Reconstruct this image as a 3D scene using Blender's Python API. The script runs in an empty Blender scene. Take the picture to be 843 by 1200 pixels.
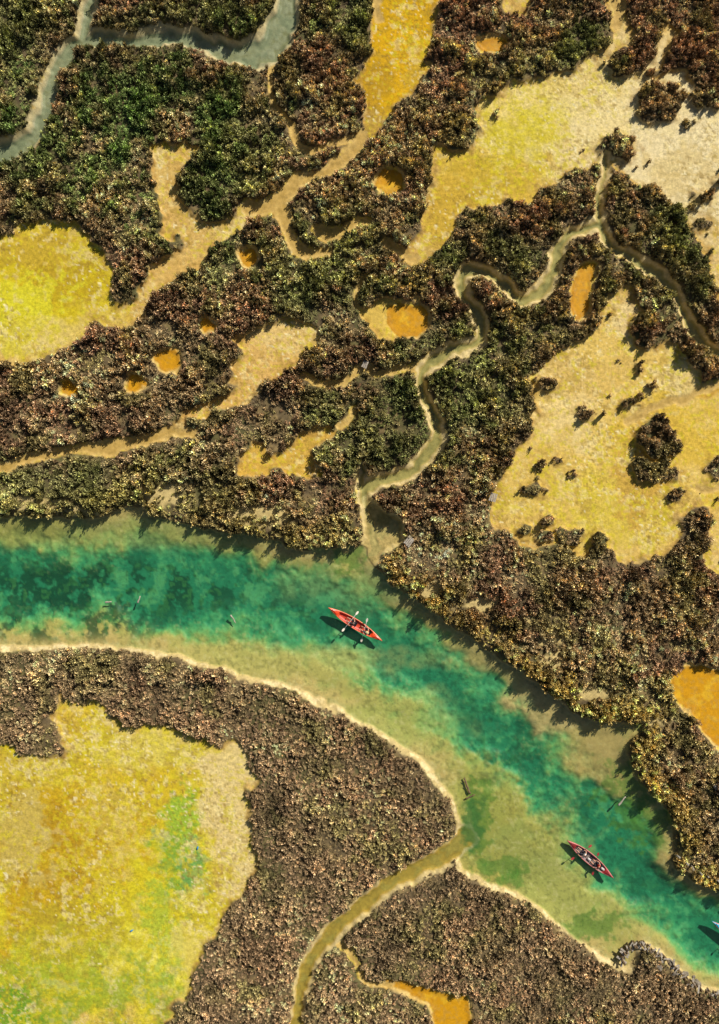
import bpy, bmesh, math, random
import numpy as np
from mathutils import Vector, Matrix
random.seed(3); rng=np.random.default_rng(5)
S=0.08                      # metres per survey-map unit
CX,CY=421.5,600.0
def MX(x): return (x-CX)*S
def MY(y): return (CY-y)*S
def lin(r,g,b):
    return np.array([((c/255+.055)/1.055)**2.4 if c>10 else c/255/12.92 for c in (r,g,b)],dtype=np.float32)
scene=bpy.context.scene
WATER=-0.30
# ------------------------------------------------------------------ noise
_lat={}
def vnoise(x,y,scale,seed):
    if seed not in _lat: _lat[seed]=np.random.default_rng(seed).random((256,256)).astype(np.float32)*2-1
    L=_lat[seed]; u=x/scale+seed*7.31; v=y/scale+seed*3.77
    iu=np.floor(u).astype(np.int64); iv=np.floor(v).astype(np.int64)
    fu=(u-iu).astype(np.float32); fv=(v-iv).astype(np.float32)
    fu=fu*fu*(3-2*fu); fv=fv*fv*(3-2*fv)
    a=L[iv&255,iu&255]; b=L[iv&255,(iu+1)&255]; c=L[(iv+1)&255,iu&255]; d=L[(iv+1)&255,(iu+1)&255]
    return (a*(1-fu)+b*fu)*(1-fv)+(c*(1-fu)+d*fu)*fv
def fbm(x,y,scale,seed,octv=4):
    t=0;a=1.0;n=0
    for o in range(octv):
        ang=0.6*o; xr=x*math.cos(ang)-y*math.sin(ang); yr=x*math.sin(ang)+y*math.cos(ang)
        t=t+a*vnoise(xr,yr,scale/(2.03**o),seed+o*11); n+=a; a*=0.55
    return t/n*1.5
def sst(a,b,x):
    t=np.clip((x-a)/(b-a),0,1); return t*t*(3-2*t)
# ------------------------------------------------------------------ sdf
def catmull(P,closed,sub=3):
    P=np.array(P,dtype=float); n=len(P); out=[]
    rngi=range(n) if closed else range(n-1)
    for i in rngi:
        if closed: p0,p1,p2,p3=P[(i-1)%n],P[i],P[(i+1)%n],P[(i+2)%n]
        else: p0,p1,p2,p3=P[max(i-1,0)],P[i],P[i+1],P[min(i+2,n-1)]
        for k in range(sub):
            t=k/sub
            out.append(0.5*((2*p1)+(-p0+p2)*t+(2*p0-5*p1+4*p2-p3)*t*t+(-p0+3*p1-3*p2+p3)*t**3))
    if not closed: out.append(P[-1])
    return np.array(out)
def sdf_poly(X,Y,pts,margin=45,sub=3):
    P=catmull(pts,True,sub); res=np.full(X.shape,float(margin),dtype=np.float32)
    sel=(X>P[:,0].min()-margin)&(X<P[:,0].max()+margin)&(Y>P[:,1].min()-margin)&(Y<P[:,1].max()+margin)
    x=X[sel].astype(np.float32); y=Y[sel].astype(np.float32)
    d=np.full(x.shape,1e12,dtype=np.float32); ins=np.zeros(x.shape,bool)
    for i in range(len(P)):
        ax,ay=P[i]; bx,by=P[(i+1)%len(P)]; ex,ey=bx-ax,by-ay; L=ex*ex+ey*ey+1e-9
        t=np.clip(((x-ax)*ex+(y-ay)*ey)/L,0,1)
        dx=x-ax-t*ex; dy=y-ay-t*ey; d=np.minimum(d,dx*dx+dy*dy)
        if ay!=by:
            c=((ay>y)!=(by>y))&(x<(bx-ax)*(y-ay)/(by-ay)+ax); ins^=c
    d=np.sqrt(d); d[ins]*=-1; res[sel]=np.minimum(d,margin); return res
def sdf_line(X,Y,pts,margin=45,sub=4):
    P=catmull(pts,False,sub); wm=P[:,2].max()+margin
    res=np.full(X.shape,float(margin),dtype=np.float32)
    sel=(X>P[:,0].min()-wm)&(X<P[:,0].max()+wm)&(Y>P[:,1].min()-wm)&(Y<P[:,1].max()+wm)
    x=X[sel].astype(np.float32); y=Y[sel].astype(np.float32); d=np.full(x.shape,1e6,dtype=np.float32)
    for i in range(len(P)-1):
        ax,ay,aw=P[i]; bx,by,bw=P[i+1]; ex,ey=bx-ax,by-ay; L=ex*ex+ey*ey+1e-9
        t=np.clip(((x-ax)*ex+(y-ay)*ey)/L,0,1)
        dx=x-ax-t*ex; dy=y-ay-t*ey; d=np.minimum(d,np.sqrt(dx*dx+dy*dy)-(aw+(bw-aw)*t))
    res[sel]=np.minimum(d,margin); return res
# ------------------------------------------------------------------ survey data
RIVER=[(-3000,560),(-600,600),(-120,612),(0,608),(40,604),(80,605),(120,606),(148,594),(165,594),(190,608),(225,616),(260,622),(300,628),(340,642),(375,646),(405,641),(430,640),
 (440,664),(460,685),(490,705),(520,725),(560,752),(600,780),(640,808),(670,832),(700,847),(732,850),(752,850),(741,872),(742,900),(765,932),(785,952),(790,985),(786,1010),(803,1026),(843,1045),(960,1085),(1500,1300),(3500,2400),
 (3400,2700),(1400,1430),(960,1230),(870,1180),(843,1163),(820,1158),(790,1130),(762,1108),(745,1112),(738,1134),(720,1130),(680,1105),(640,1072),(600,1042),(560,1026),(545,1018),(538,1000),
 (540,975),(541,955),(528,930),(507,905),(472,875),(432,850),(382,822),(332,803),(282,790),(230,775),(180,765),(130,760),(80,755),(40,757),(0,757),(-120,750),(-600,720),(-3000,800)]
SOUTH=[(-4000,690),(-120,690),(0,690),(150,690),(300,700),(400,715),(470,760),(530,810),(590,865),(650,920),(700,965),(760,1030),(820,1085),(900,1130),(4000,2600),(4000,6000),(-4000,6000)]
DEEP=[(-600,660,36),(-120,690,40),(0,685,42),(100,686,42),(200,688,40),(300,696,36),(400,718,32),(470,762,34),(530,815,34),(590,870,32),(650,922,28),(700,968,26),(760,1030,32),(820,1085,40),(900,1130,44),(1400,1360,50)]
CHAN=[(362,-140,11),(350,-60,12),(338,-10,13),(333,20,16),(318,50,18),(295,64,15),(265,60,11),(230,46,9),(190,41,10),(150,47,9),(110,45,10),(82,58,9),(64,82,8),(57,112,9),(45,145,9),(22,170,11),(-20,188,12),(-130,215,12)]
CHAN_B=[(112,-130,6),(108,-20,6),(103,10,7),(97,42,8)]
MEANDER=[(980,470,6),(880,430,7),(843,413,7),(822,398,7),(804,368,6),(788,338,6),(765,316,6),(738,300,6),(716,284,6),(704,266,6),(688,268,6),(668,275,6),(655,290,6),(648,312,7),(640,335,7),(620,348,7),(600,344,7),(585,328,6),(568,317,6),(548,318,7),(540,328,6),(546,348,7),(560,368,6),(566,388,6),(556,404,6),(526,412,7),(502,424,7),(493,445,6),(500,470,6),(513,492,6),(514,515,7),(500,535,8),(480,553,7),(455,560,6),(438,566,8),(428,578,7),(430,600,6),(438,622,6),(438,650,6)]
MEAND2=[(704,262,5),(702,240,5),(707,212,4),(712,185,5)]
MEAND3=[(425,548,3),(424,562,4),(428,585,5)]
MOUTH=[(428,585),(450,597),(466,607),(474,622),(462,640),(447,652),(432,672),(424,655),(426,625)]
SCREEK=[(545,985,14),(520,1004,12),(495,1018,10),(460,1036,9),(425,1062,9),(390,1092,9),(367,1122,8),(354,1155,8),(347,1200,8),(338,1330,9)]
SMALL=[
 [(425,158,8),(412,178,7),(385,198,6),(350,212,7),(330,232,9),(312,243,9),(290,243,8)],
 [(328,232,7),(335,262,7),(345,285,7),(360,297,6),(385,296,4)],
 [(372,268,5),(388,276,9),(402,270,6),(418,262,5),(432,258,4)],
 [(320,70,3),(318,100,3),(324,128,3),(342,145,3.5),(348,168,3.5),(365,176,3.5),(392,170,4),(415,160,4)],
 [(225,508,6),(200,508,6),(175,514,6),(148,520,6),(125,526,9),(100,526,5),(65,532,5),(30,538,5),(-5,546,6),(-130,560,6)],
 [(355,440,3.5),(385,452,3.5),(410,446,3.5),(425,430,4.5),(445,440,3.5),(468,434,3.5),(492,430,4)],
 [(456,285,4),(470,298,5),(486,305,6)],
 [(418,352,3),(420,330,2.5),(432,322,2)],
 [(410,1112,3),(418,1128,3),(424,1146,3),(440,1152,2.5),(460,1154,4)],
 [(385,1098,4),(398,1106,4),(412,1112,3)],
 [(440,-40,5),(442,0,5),(447,22,5)],
 [(1000,420,5),(860,445,5),(835,452,5),(800,468,6),(765,478,5),(735,494,5)],
 [(395,500,3),(410,488,2.5),(415,478,2)],
 [(722,30,6),(735,-30,6),(745,-130,6)],
 [(855,560,5),(835,575,4),(815,572,3)],
]
PANS=[
 [(-130,285),(0,282),(20,268),(50,258),(80,260),(102,272),(122,296),(138,325),(134,350),(142,362),(158,352),(172,322),(192,300),(212,290),(204,280),(190,272),(192,248),(186,228),(177,205),(182,172),(200,166),(222,170),(233,180),(222,195),(210,207),(208,228),(220,246),(238,262),(256,262),(275,250),(292,238),(315,234),(322,246),(300,256),(275,270),(252,290),(228,310),(200,330),(178,352),(158,374),(140,382),(118,380),(108,392),(90,405),(60,418),(30,432),(0,430),(-130,440)],
 [(-130,870),(-20,870),(10,872),(30,885),(60,890),(76,880),(70,850),(62,828),(75,815),(100,822),(135,835),(150,850),(175,852),(200,850),(215,862),(250,870),(275,868),(290,875),(298,895),(300,915),(293,940),(292,965),(298,990),(304,1010),(290,1035),(268,1065),(250,1095),(235,1130),(222,1160),(205,1185),(190,1240),(150,1340),(-130,1340)],
 [(438,22),(448,0),(452,-40),(522,-40),(512,10),(513,35),(505,60),(495,90),(485,110),(465,130),(448,152),(432,160),(420,150),(430,130),(420,112),(417,90),(430,70),(429,45)],
 [(512,168),(545,182),(560,156),(556,132),(580,112),(610,97),(650,88),(690,72),(712,52),(718,20),(706,4),(722,2),(735,25),(755,40),(785,30),(792,50),(770,85),(800,85),(812,100),(843,85),(980,80),(980,380),(860,360),(838,345),(828,300),(806,268),(790,240),(770,222),(742,214),(728,200),(705,192),(690,200),(668,205),(650,228),(638,216),(625,238),(600,240),(560,245),(538,258),(528,285),(510,298),(487,310),(478,298),(495,270),(500,240),(504,208)],
 [(620,440),(645,415),(670,410),(690,392),(705,375),(722,345),(745,338),(748,365),(738,393),(755,405),(780,398),(795,415),(815,430),(840,452),(980,440),(980,680),(880,670),(840,668),(826,650),(838,615),(834,596),(815,592),(800,602),(795,628),(775,650),(745,656),(730,666),(715,652),(700,642),(690,650),(665,645),(650,637),(640,645),(620,640),(600,630),(580,625),(575,600),(580,575),(590,545),(605,530),(622,510),(628,490),(622,465)],
 [(213,505),(205,496),(220,480),(250,468),(270,455),(268,435),(282,415),(277,400),(300,386),(325,378),(350,375),(375,385),(382,400),(370,414),(348,412),(352,425),(330,440),(310,455),(290,470),(265,480),(248,490),(240,505),(225,511)],
 [(278,535),(300,522),(320,536),(335,526),(350,514),(365,503),(393,498),(386,512),(370,530),(380,545),(365,556),(340,560),(320,552),(300,557),(280,555)],
 [(418,352),(440,356),(465,353),(495,358),(502,370),(495,388),(470,396),(450,402),(430,388),(418,372)],
 [(592,-60),(625,-60),(622,5),(605,12),(590,2)],
]
PONDS=[
 [(682,314),(696,312),(693,335),(690,366),(676,374),(667,352),(673,328)],
 [(452,362),(470,355),(497,360),(502,372),(494,390),(472,394),(455,382)],
 [(455,199),(468,206),(470,220),(457,230),(443,222),(441,208)],
 [(180,420),(196,409),(211,414),(209,431),(192,437)],
 [(151,444),(162,439),(170,450),(160,460),(150,454)],
 [(72,449),(85,446),(90,457),(80,463)],
 [(281,295),(294,290),(302,304),(292,312),(282,306)],
 [(234,375),(246,372),(252,382),(240,387)],
 [(560,46),(580,46),(592,52),(585,58),(565,56)],
 [(785,796),(800,784),(825,782),(860,788),(980,800),(980,900),(860,884),(838,868),(822,855),(816,836),(796,820)],
 [(452,1148),(480,1154),(500,1160),(522,1165),(546,1168),(553,1185),(552,1230),(514,1230),(510,1186),(490,1168),(465,1160)],
]
BARE=[(200,580,38,13),(308,604,42,14),(55,590,40,8),(95,600,30,6),(614,726,10,8),(560,706,26,12),(650,772,22,9),(690,812,24,9),(505,690,18,8),(760,845,20,8),(640,748,20,6)]
ISL=[(769,122,26,24),(722,174,20,15),(730,76,26,18),(757,44,15,24),(832,108,20,22),(816,258,10,9),(773,508,22,23),(762,550,24,17),(785,556,12,10),(838,554,14,14),(640,454,14,9),(700,636,11,11),(625,573,10,9),(680,484,8,7),(738,475,9,7),(650,541,6,5),(792,580,8,7),(612,620,8,9),(640,610,11,8),(664,628,14,12),(636,632,11,9),(208,288,5,8),(232,495,13,11),(745,436,6,5),(700,250,9,20),(661,232,24,16),(640,250,20,12),(820,230,7,6),(840,215,7,6),(776,655,10,8),(728,663,9,8),(795,560,8,6)]
# ------------------------------------------------------------------ field evaluation
xs=np.arange(-120,963.1,1.5); ys=np.arange(-120,1320.1,1.5)
off=np.array([4,12,30,70,150,350,900,2500,8000,38000],float)
gx=np.concatenate([xs[0]-off[::-1],xs,xs[-1]+off]); gy=np.concatenate([ys[0]-off[::-1],ys,ys[-1]+off])
X,Y=np.meshgrid(gx,gy); sh=X.shape
def warp(a1,l1,a2,l2,s): 
    return (X+a1*fbm(X,Y,l1,s,2)+a2*vnoise(X,Y,l2,s+50), Y+a1*fbm(X,Y,l1,s+3,2)+a2*vnoise(X,Y,l2,s+53))
Xp,Yp=warp(6.5,24,4,8,101); Xr,Yr=warp(3,28,2,8,131); Xc,Yc=warp(3,16,1.6,6,151)
Dr=sdf_poly(Xr,Yr,RIVER,margin=400,sub=2)
Ds=sdf_poly(X,Y,SOUTH,margin=60,sub=1)          # <0 : south side
Ddeep=sdf_line(X,Y,DEEP,margin=200,sub=2)
pan=[sdf_poly(Xp,Yp,p) for p in PANS]
Dp=np.minimum.reduce(pan)
for cx,cy,rx,ry in ISL:
    q=(np.sqrt(((Xp-cx)/rx)**2+((Yp-cy)/ry)**2)-1)*min(rx,ry)
    q=np.clip(q,-45,45); Dp=np.maximum(Dp,-q)
Dpond=np.minimum.reduce([sdf_poly(Xc,Yc,p) for p in PONDS])
Dch=np.minimum(sdf_line(Xc,Yc,CHAN),sdf_line(Xc,Yc,CHAN_B))
Dme=np.minimum.reduce([sdf_line(Xc,Yc,c) for c in (MEANDER,MEAND2,MEAND3)])
Dmo=sdf_poly(Xc,Yc,MOUTH)
Dsc=sdf_line(Xc,Yc,SCREEK)
Dsm=np.minimum.reduce([sdf_line(Xc,Yc,c) for c in SMALL])
south=sst(12,-12,Ds)
rimS=3.2+3.2*fbm(X,Y,26,77,4)
E=np.minimum.reduce([Dp,Dpond-3.0,Dr-south*rimS-(1-south)*0.5,Dch-2.0-1.5*fbm(X,Y,30,78,2),Dme-2.2,Dmo-1,Dsc-1.5-2*fbm(X,Y,25,79,2),Dsm-0.8]).astype(np.float32)
Eveg=E.copy()
rt=random.Random(12); cnt=0
while cnt<46:
    tx,ty=rt.uniform(560,960),rt.uniform(70,670); j=int((ty-ys[0])/1.5)+len(off); i=int((tx-xs[0])/1.5)+len(off)
    dd=Dp[j,i]
    if dd<-4 and dd>-(26 if cnt<36 else 60) and Dme[j,i]>8:
        r_=rt.choice((1.6,2.2,2.6,3.5,5.0)); q=(r_-np.hypot(X-tx,(Y-ty)*rt.uniform(.8,1.25))).astype(np.float32); Eveg=np.maximum(Eveg,q+.8); cnt+=1
# ------------------------------------------------------------------ ground height
n40=fbm(X,Y,40,7,3); n12=fbm(X,Y,12,17,3); n5=fbm(X,Y,5,27,2); n3=vnoise(X,Y,2.6,37)
land=sst(-2.5,2.5,E)
zl=0.24+0.08*n40+0.05*n12
zp=0.0+0.02*n12+0.012*n5
Z=zp*(1-land)+zl*land
Z=np.where(Dpond<3,np.minimum(Z,-0.05-0.06*sst(2,-6,Dpond)+0.0*Z),Z)
Z=np.where(Dsm<4,np.minimum(Z,0.02-0.10*sst(3,-4,Dsm)),Z)
for D,dp in ((Dme,0.16),(Dmo,0.08),(Dsc,0.16),(Dch,0.24)):
    Z=np.minimum(Z,np.where(D<5,0.1-(0.32)*sst(4,-2,D)-dp*sst(-1,-6,D)+0.02*n12+.02*n5,9))
deepn=np.clip(1-(Ddeep+28)/70+0.40*fbm(X,Y,60,61,5)*sst(60,0,Ddeep)+0.16*n12,0,1)*sst(0,-30,Dr)
deepn=sst(0.0,1.0,deepn)
Z=np.minimum(Z,np.where(Dr<6,0.05-0.37*sst(6,-3,Dr)-0.2*sst(-2,-20,Dr)-0.6*deepn+0.01*n12,9))
# ------------------------------------------------------------------ ground colour
col=np.zeros(sh+(3,),np.float32)
def paint(rgb,a):
    global col
    a=np.clip(a,0,1)[...,None].astype(np.float32); col=col*(1-a)+lin(*rgb)*a
def blob(cx,cy,rx,ry,rgb,al,mask,ns=0.4,soft=0.35,sc=22,seed=300):
    q=np.sqrt(((X-cx)/rx)**2+((Y-cy)/ry)**2)+ns*fbm(X,Y,sc,seed+int(cx)%37,5)
    paint(rgb,al*sst(1+soft,1-soft,q)*mask)
paint((110,94,66),np.ones(sh)); paint((156,132,84),0.55*sst(-.1,.7,n12)); paint((88,90,50),0.6*sst(0,.6,n40+.4*n5)); paint((60,50,40),.5*sst(.1,.7,-n5))
panm=sst(1.5,-0.8,E)
paint((204,166,88),panm); paint((220,192,118),panm*0.6*sst(-.2,.5,n12))
blob(30,330,115,75,(204,180,34),1,panm); blob(60,400,80,25,(216,190,104),.8,panm,.6); blob(70,330,40,30,(186,156,30),.8,panm,.8,.3,12); blob(20,380,40,30,(210,196,52),.7,panm,.8,.3,10); blob(40,285,70,22,(216,186,60),.8,panm,.8,.3,12); blob(60,300,60,30,(176,142,44),.55,panm,1.0,.2,9); blob(25,345,50,24,(216,208,50),.7,panm,1.0,.2,8)
blob(200,300,50,60,(210,170,94),.6,panm,seed=320)
m=panm*sst(0,-6,pan[1])
blob(60,1030,230,200,(212,194,42),1,m); blob(50,1000,90,95,(192,150,28),.8,m,.9,.3,26); blob(70,980,55,50,(160,116,26),.5,m,1.1,.25,12); blob(140,930,70,45,(206,170,44),.7,m,.9,.4,14); blob(30,900,60,22,(200,174,60),.8,m)
blob(208,1000,24,66,(120,160,48),.85,m,.9,.3,12); blob(215,960,20,30,(160,184,56),.8,m,.9,.3,9); blob(225,1030,16,34,(92,152,88),.6,m,.9,.4,8); blob(170,1110,70,70,(214,204,50),.85,m,.8); blob(150,1130,44,34,(228,216,92),.7,m,.9,.25,10); blob(100,1165,110,40,(134,156,44),.75,m,1.1,.4,14); blob(10,1180,50,44,(100,148,36),.9,m,.8); blob(60,1130,60,34,(170,176,46),.7,m,1.1,.3,12); blob(180,880,60,20,(214,194,92),.7,m,.7); blob(150,1060,60,40,(206,188,36),.7,m,1.0,.3,12); blob(190,1080,20,60,(150,176,60),.6,m,1.1,.3,9)
blob(275,950,36,100,(222,196,128),.9,m,.7,.3); blob(230,1130,30,70,(220,198,100),.7,m,.7); blob(20,980,40,50,(200,178,92),.7,m,.9,.3,14); blob(80,1090,60,40,(170,152,46),.6,m,.9,.4,10); blob(60,850,40,30,(210,174,56),.8,m,.5); blob(130,970,26,60,(210,186,84),.6,m,1.2,.25,8)
m=panm*sst(0,-6,pan[3])
blob(560,210,90,90,(208,174,66),.9,m); blob(620,130,110,60,(226,202,116),.9,m,.6); blob(610,165,50,34,(204,184,52),.85,m,.8,.3,12); blob(570,215,40,30,(192,162,48),.7,m,.9,.3,10); blob(650,130,40,20,(210,192,72),.7,m,.9,.3,9); blob(790,180,120,120,(228,208,156),.95,m,.4); blob(700,120,40,60,(230,206,138),.8,m,.6); blob(530,250,30,50,(198,160,54),.7,m,.7); blob(800,200,40,30,(210,184,120),.7,m,1,.3,12); blob(690,100,30,16,(204,176,100),.6,m,1,.3,9)
m=panm*sst(0,-6,pan[4])
blob(700,520,170,150,(220,186,96),1,m,.2); blob(800,510,60,60,(210,174,60),.8,m,.9,.3); blob(690,580,70,40,(216,188,76),.8,m,.9,.25,14); blob(660,470,40,50,(228,200,132),.8,m,.8,.3); blob(730,620,50,24,(208,182,74),.8,m,.9); blob(835,450,30,14,(192,144,48),.8,m,.5); blob(700,440,50,20,(210,174,92),.7,m,.8); blob(745,370,20,26,(224,198,138),.8,m,.5); blob(750,560,30,40,(198,154,66),.7,m,1,.3,10); blob(640,560,40,50,(210,176,90),.7,m,1.0,.2,12); blob(800,440,40,20,(224,200,134),.7,m,1,.3,10)
m=panm*sst(0,-4,pan[2]); paint((206,160,22),m); blob(440,150,24,22,(180,148,70),.8,m,.4); blob(470,60,24,50,(216,166,24),.7,m,.7); blob(440,100,20,30,(180,140,34),.8,m,.8,.3,10); blob(490,90,14,40,(190,160,60),.5,m,.8,.3,8)
m=panm*sst(0,-4,pan[5]); paint((214,172,96),m); blob(340,395,40,20,(222,190,118),.7,m)
m=panm*sst(0,-4,pan[6]); paint((210,168,72),m)
m=panm*sst(0,-4,pan[7]); paint((212,178,84),m)
c1=fbm(X,Y,7,401,3); c2=fbm(X,Y,3.4,431,2); c3=fbm(X,Y,26,451,4); c4_=fbm(X,Y,60,471,3)
act=sst(-.45,.25,c4_)
paint((230,208,140),panm*.6*sst(.36,.46,c1+.5*c3)*(.4+.6*act)); paint((168,138,50),panm*.5*sst(.36,.46,-c1+.4*c3)*(.4+.6*act))
paint((206,188,34),panm*.55*sst(.4,.5,c2+.6*c3)*(1-sst(680,780,X)*sst(320,250,Y))); paint((138,108,46),panm*.55*sst(.6,.75,-c2+.3*c1)*act)
paint((240,226,176),panm*.8*sst(.7,.85,n3)*act); paint((112,88,42),panm*.45*sst(.72,.9,-n3)*act)
for (cx,cy,rx,ry) in BARE: blob(cx,cy,rx,ry,(206,182,120),.9,land,.6,.3,10)
paint((146,108,50),panm*.5*sst(-6,0,Dp+3*n5)*sst(2,-1,Dp))
paint((206,178,116),sst(5,2.5,Dpond+1.2*n5)*land*.9)
pm=sst(1.2,-1.2,Dpond); paint((206,148,24),pm); paint((222,176,44),pm*.7*sst(.1,.4,c3+.4*c1)); paint((176,122,30),pm*.65*sst(-8,0,Dpond+3*n5)); paint((190,146,60),pm*.5*sst(.3,.45,c2))
sm=sst(1,-1.5,Dsm); paint((206,172,100),sm*.9); paint((184,148,72),sm*.6*sst(-1,-5,Dsm)); paint((160,128,56),sm*.4*sst(.1,.5,n5))
def creek(D,cbed,crim,edge=3.0):
    paint(crim,sst(edge+1,edge-1,D+1.5*n5)*.85); paint(cbed,sst(0,-2.5,D+.8*n5)); paint((116,108,56),.55*sst(-1,-5,D)*sst(-.1,.4,n12))
creek(Dme,(168,150,84),(212,190,136),2.2); creek(Dmo,(186,162,98),(206,184,124),2)
creek(Dch,(148,146,110),(188,174,130),3.0); paint((168,166,134),.6*sst(-4,-9,Dch)*sst(0,.5,n12+.4*n5)); paint((116,122,90),.5*sst(-2,-8,Dch)*sst(0,.4,-n12+.4*n5))
rim=sst(6.5,4.0,Dr-(rimS-4)*1.0+1.5*n5)*south; paint((188,166,112),rim*.95); paint((218,198,146),rim*.8*sst(-.1,.3,n5+n12+.3*n3))
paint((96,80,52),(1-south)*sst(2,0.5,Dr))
rv=sst(1,-1.5,Dr)
paint((190,162,96),rv); paint((206,184,124),rv*south*.6*sst(-6,-1,Dr+3*n5))
sN=(1-south); d2=deepn; ripple=fbm(X,Y,16,501,6)
paint((180,168,88),rv*.85*sst(-4,-26,Dr+10*n12)); 
paint((142,164,86),rv*sst(.0,.30,d2+.16*ripple)); paint((94,160,92),rv*.9*sst(.12,.5,d2+.2*ripple)); paint((50,142,90),rv*.9*sst(.35,.8,d2+.22*ripple)); paint((26,112,76),rv*.8*sst(.6,1.05,d2+.28*ripple))
blob(200,624,260,16,(154,160,86),.6,rv,.4,.6,40); blob(300,775,190,18,(184,170,92),.7,rv,.5,.5,30); blob(20,625,60,18,(164,154,76),.7,rv,.5,.5,24); blob(430,690,90,26,(126,156,92),.6,rv,.6,.5,24)
blob(470,850,80,30,(164,166,84),.6,rv,.5,.5,30); blob(590,980,66,74,(170,154,70),.8,rv*sst(.6,.3,d2),.5,.5); blob(560,940,40,60,(158,156,72),.7,rv*sst(.65,.35,d2),.6,.5); blob(630,1010,60,40,(144,152,78),.5,rv,.8,.5,18)
blob(660,1070,60,34,(170,166,84),.8,rv*sst(.65,.35,d2),.5,.5); blob(640,835,80,34,(194,164,106),.85,rv*sN*sst(.65,.25,d2),.4,.5); blob(560,775,60,20,(184,162,100),.7,rv*sN*sst(.65,.25,d2),.5,.5); blob(715,890,44,44,(176,150,86),.9,rv*sst(.7,.3,d2),.4,.5)
wd=fbm(X,Y,24,601,5); wf=fbm(X,Y,7,631,3)
for (cx,cy,rx,ry,al) in ((120,690,240,44,.9),(60,735,170,20,.8),(330,722,90,24,.55),(600,880,60,50,.45),(560,840,30,30,.35),(690,960,40,40,.45),(780,1040,50,40,.35)):
    q=np.sqrt(((X-cx)/rx)**2+((Y-cy)/ry)**2); mk=sst(1.2,.4,q)
    paint((10,62,38),rv*al*mk*sst(-.02,.28,wd+.5*wf)); paint((64,132,66),rv*al*.5*mk*sst(.2,.45,wf-.3*wd))
paint((104,184,116),rv*.35*sst(.2,.5,-wd+.3*wf)*d2); paint((206,192,130),rv*.35*sst(.5,.8,c2+.3*wf)*(1-d2)); paint((94,94,46),rv*.4*sst(.45,.7,-c2+.4*wd)*(1-d2)); paint((18,66,42),rv*.4*sst(.35,.6,-c2+.4*wd)*d2)
for (cx,cy,rx,ry) in ((700,1088,30,14),(560,965,14,40),(735,925,26,34),(585,1020,30,9),(410,655,22,14),(762,968,26,24),(600,1035,20,8),(745,858,18,8)):
    blob(cx,cy,rx,ry,(78,122,38),.65,sst(3,-2,Dr),1.1,.3,9)
blob(728,872,34,24,(178,152,92),.7,sst(3,-2,Dr),.5,.4,9)
creek(Dsc,(170,140,54),(206,184,128),3) 
paint((184,160,70),.5*sst(0,-3,Dsc)*sst(0,.4,n12)); blob(555,965,12,34,(56,104,44),.8,rv,.7,.4,8)
wet=np.clip(np.maximum.reduce([sst(0,-3,Dpond),.8*sst(0,-3,Dme),.8*sst(0,-3,Dsc),sst(0,-2,Dch),rv,.6*sst(0,-3,Dsm)]),0,1).astype(np.float32)
# ------------------------------------------------------------------ mesh helpers
def new_mat(name):
    m=bpy.data.materials.new(name); m.use_nodes=True; nt=m.node_tree; nt.nodes.clear(); return m,nt
def N(nt,t,**k):
    n=nt.nodes.new(t)
    for a,b in k.items(): setattr(n,a,b)
    return n
def simple_mat(name,rgb,rough=.6,var=.25,scale=8,metal=0,bump=.1):
    m,nt=new_mat(name); o=N(nt,'ShaderNodeOutputMaterial'); b=N(nt,'ShaderNodeBsdfPrincipled'); tc=N(nt,'ShaderNodeTexCoord')
    no=N(nt,'ShaderNodeTexNoise'); no.inputs['Scale'].default_value=scale; no.inputs['Detail'].default_value=5
    nt.links.new(tc.outputs['Object'],no.inputs['Vector'])
    r=N(nt,'ShaderNodeValToRGB'); c=lin(*rgb); r.color_ramp.elements[0].color=(*[float(v*(1-var)) for v in c],1); r.color_ramp.elements[1].color=(*[float(min(1,v*(1+var))) for v in c],1)
    r.color_ramp.elements[0].position=.3; r.color_ramp.elements[1].position=.7
    nt.links.new(no.outputs['Fac'],r.inputs['Fac']); nt.links.new(r.outputs['Color'],b.inputs['Base Color'])
    b.inputs['Roughness'].default_value=rough; b.inputs['Metallic'].default_value=metal
    if bump: 
        bp=N(nt,'ShaderNodeBump'); bp.inputs['Strength'].default_value=bump; bp.inputs['Distance'].default_value=.02
        nt.links.new(no.outputs['Fac'],bp.inputs['Height']); nt.links.new(bp.outputs['Normal'],b.inputs['Normal'])
    nt.links.new(b.outputs['BSDF'],o.inputs['Surface']); return m
def link(o): scene.collection.objects.link(o); return o
ny,nx=sh
me=bpy.data.meshes.new('marsh_ground')
co=np.empty((nx*ny,3),np.float32); co[:,0]=MX(X).ravel(); co[:,1]=MY(Y).ravel(); co[:,2]=Z.ravel()
me.vertices.add(nx*ny); me.vertices.foreach_set('co',co.ravel())
idx=np.arange(nx*ny).reshape(ny,nx)
q=np.stack([idx[:-1,:-1],idx[1:,:-1],idx[1:,1:],idx[:-1,1:]],-1).reshape(-1,4)
me.loops.add(q.size); me.loops.foreach_set('vertex_index',q.ravel().astype(np.int32))
me.polygons.add(len(q)); me.polygons.foreach_set('loop_start',np.arange(0,q.size,4,dtype=np.int32))
me.update(calc_edges=True)
me.polygons.foreach_set('use_smooth',np.ones(len(q),bool))
a=me.attributes.new('tint','FLOAT_COLOR','POINT'); c4=np.ones((nx*ny,4),np.float32); c4[:,:3]=col.reshape(-1,3); a.data.foreach_set('color',c4.ravel())
a=me.attributes.new('wet','FLOAT','POINT'); a.data.foreach_set('value',wet.ravel())
ground=link(bpy.data.objects.new('marsh_ground',me))
m,nt=new_mat('marsh_mud'); L=nt.links.new
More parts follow.
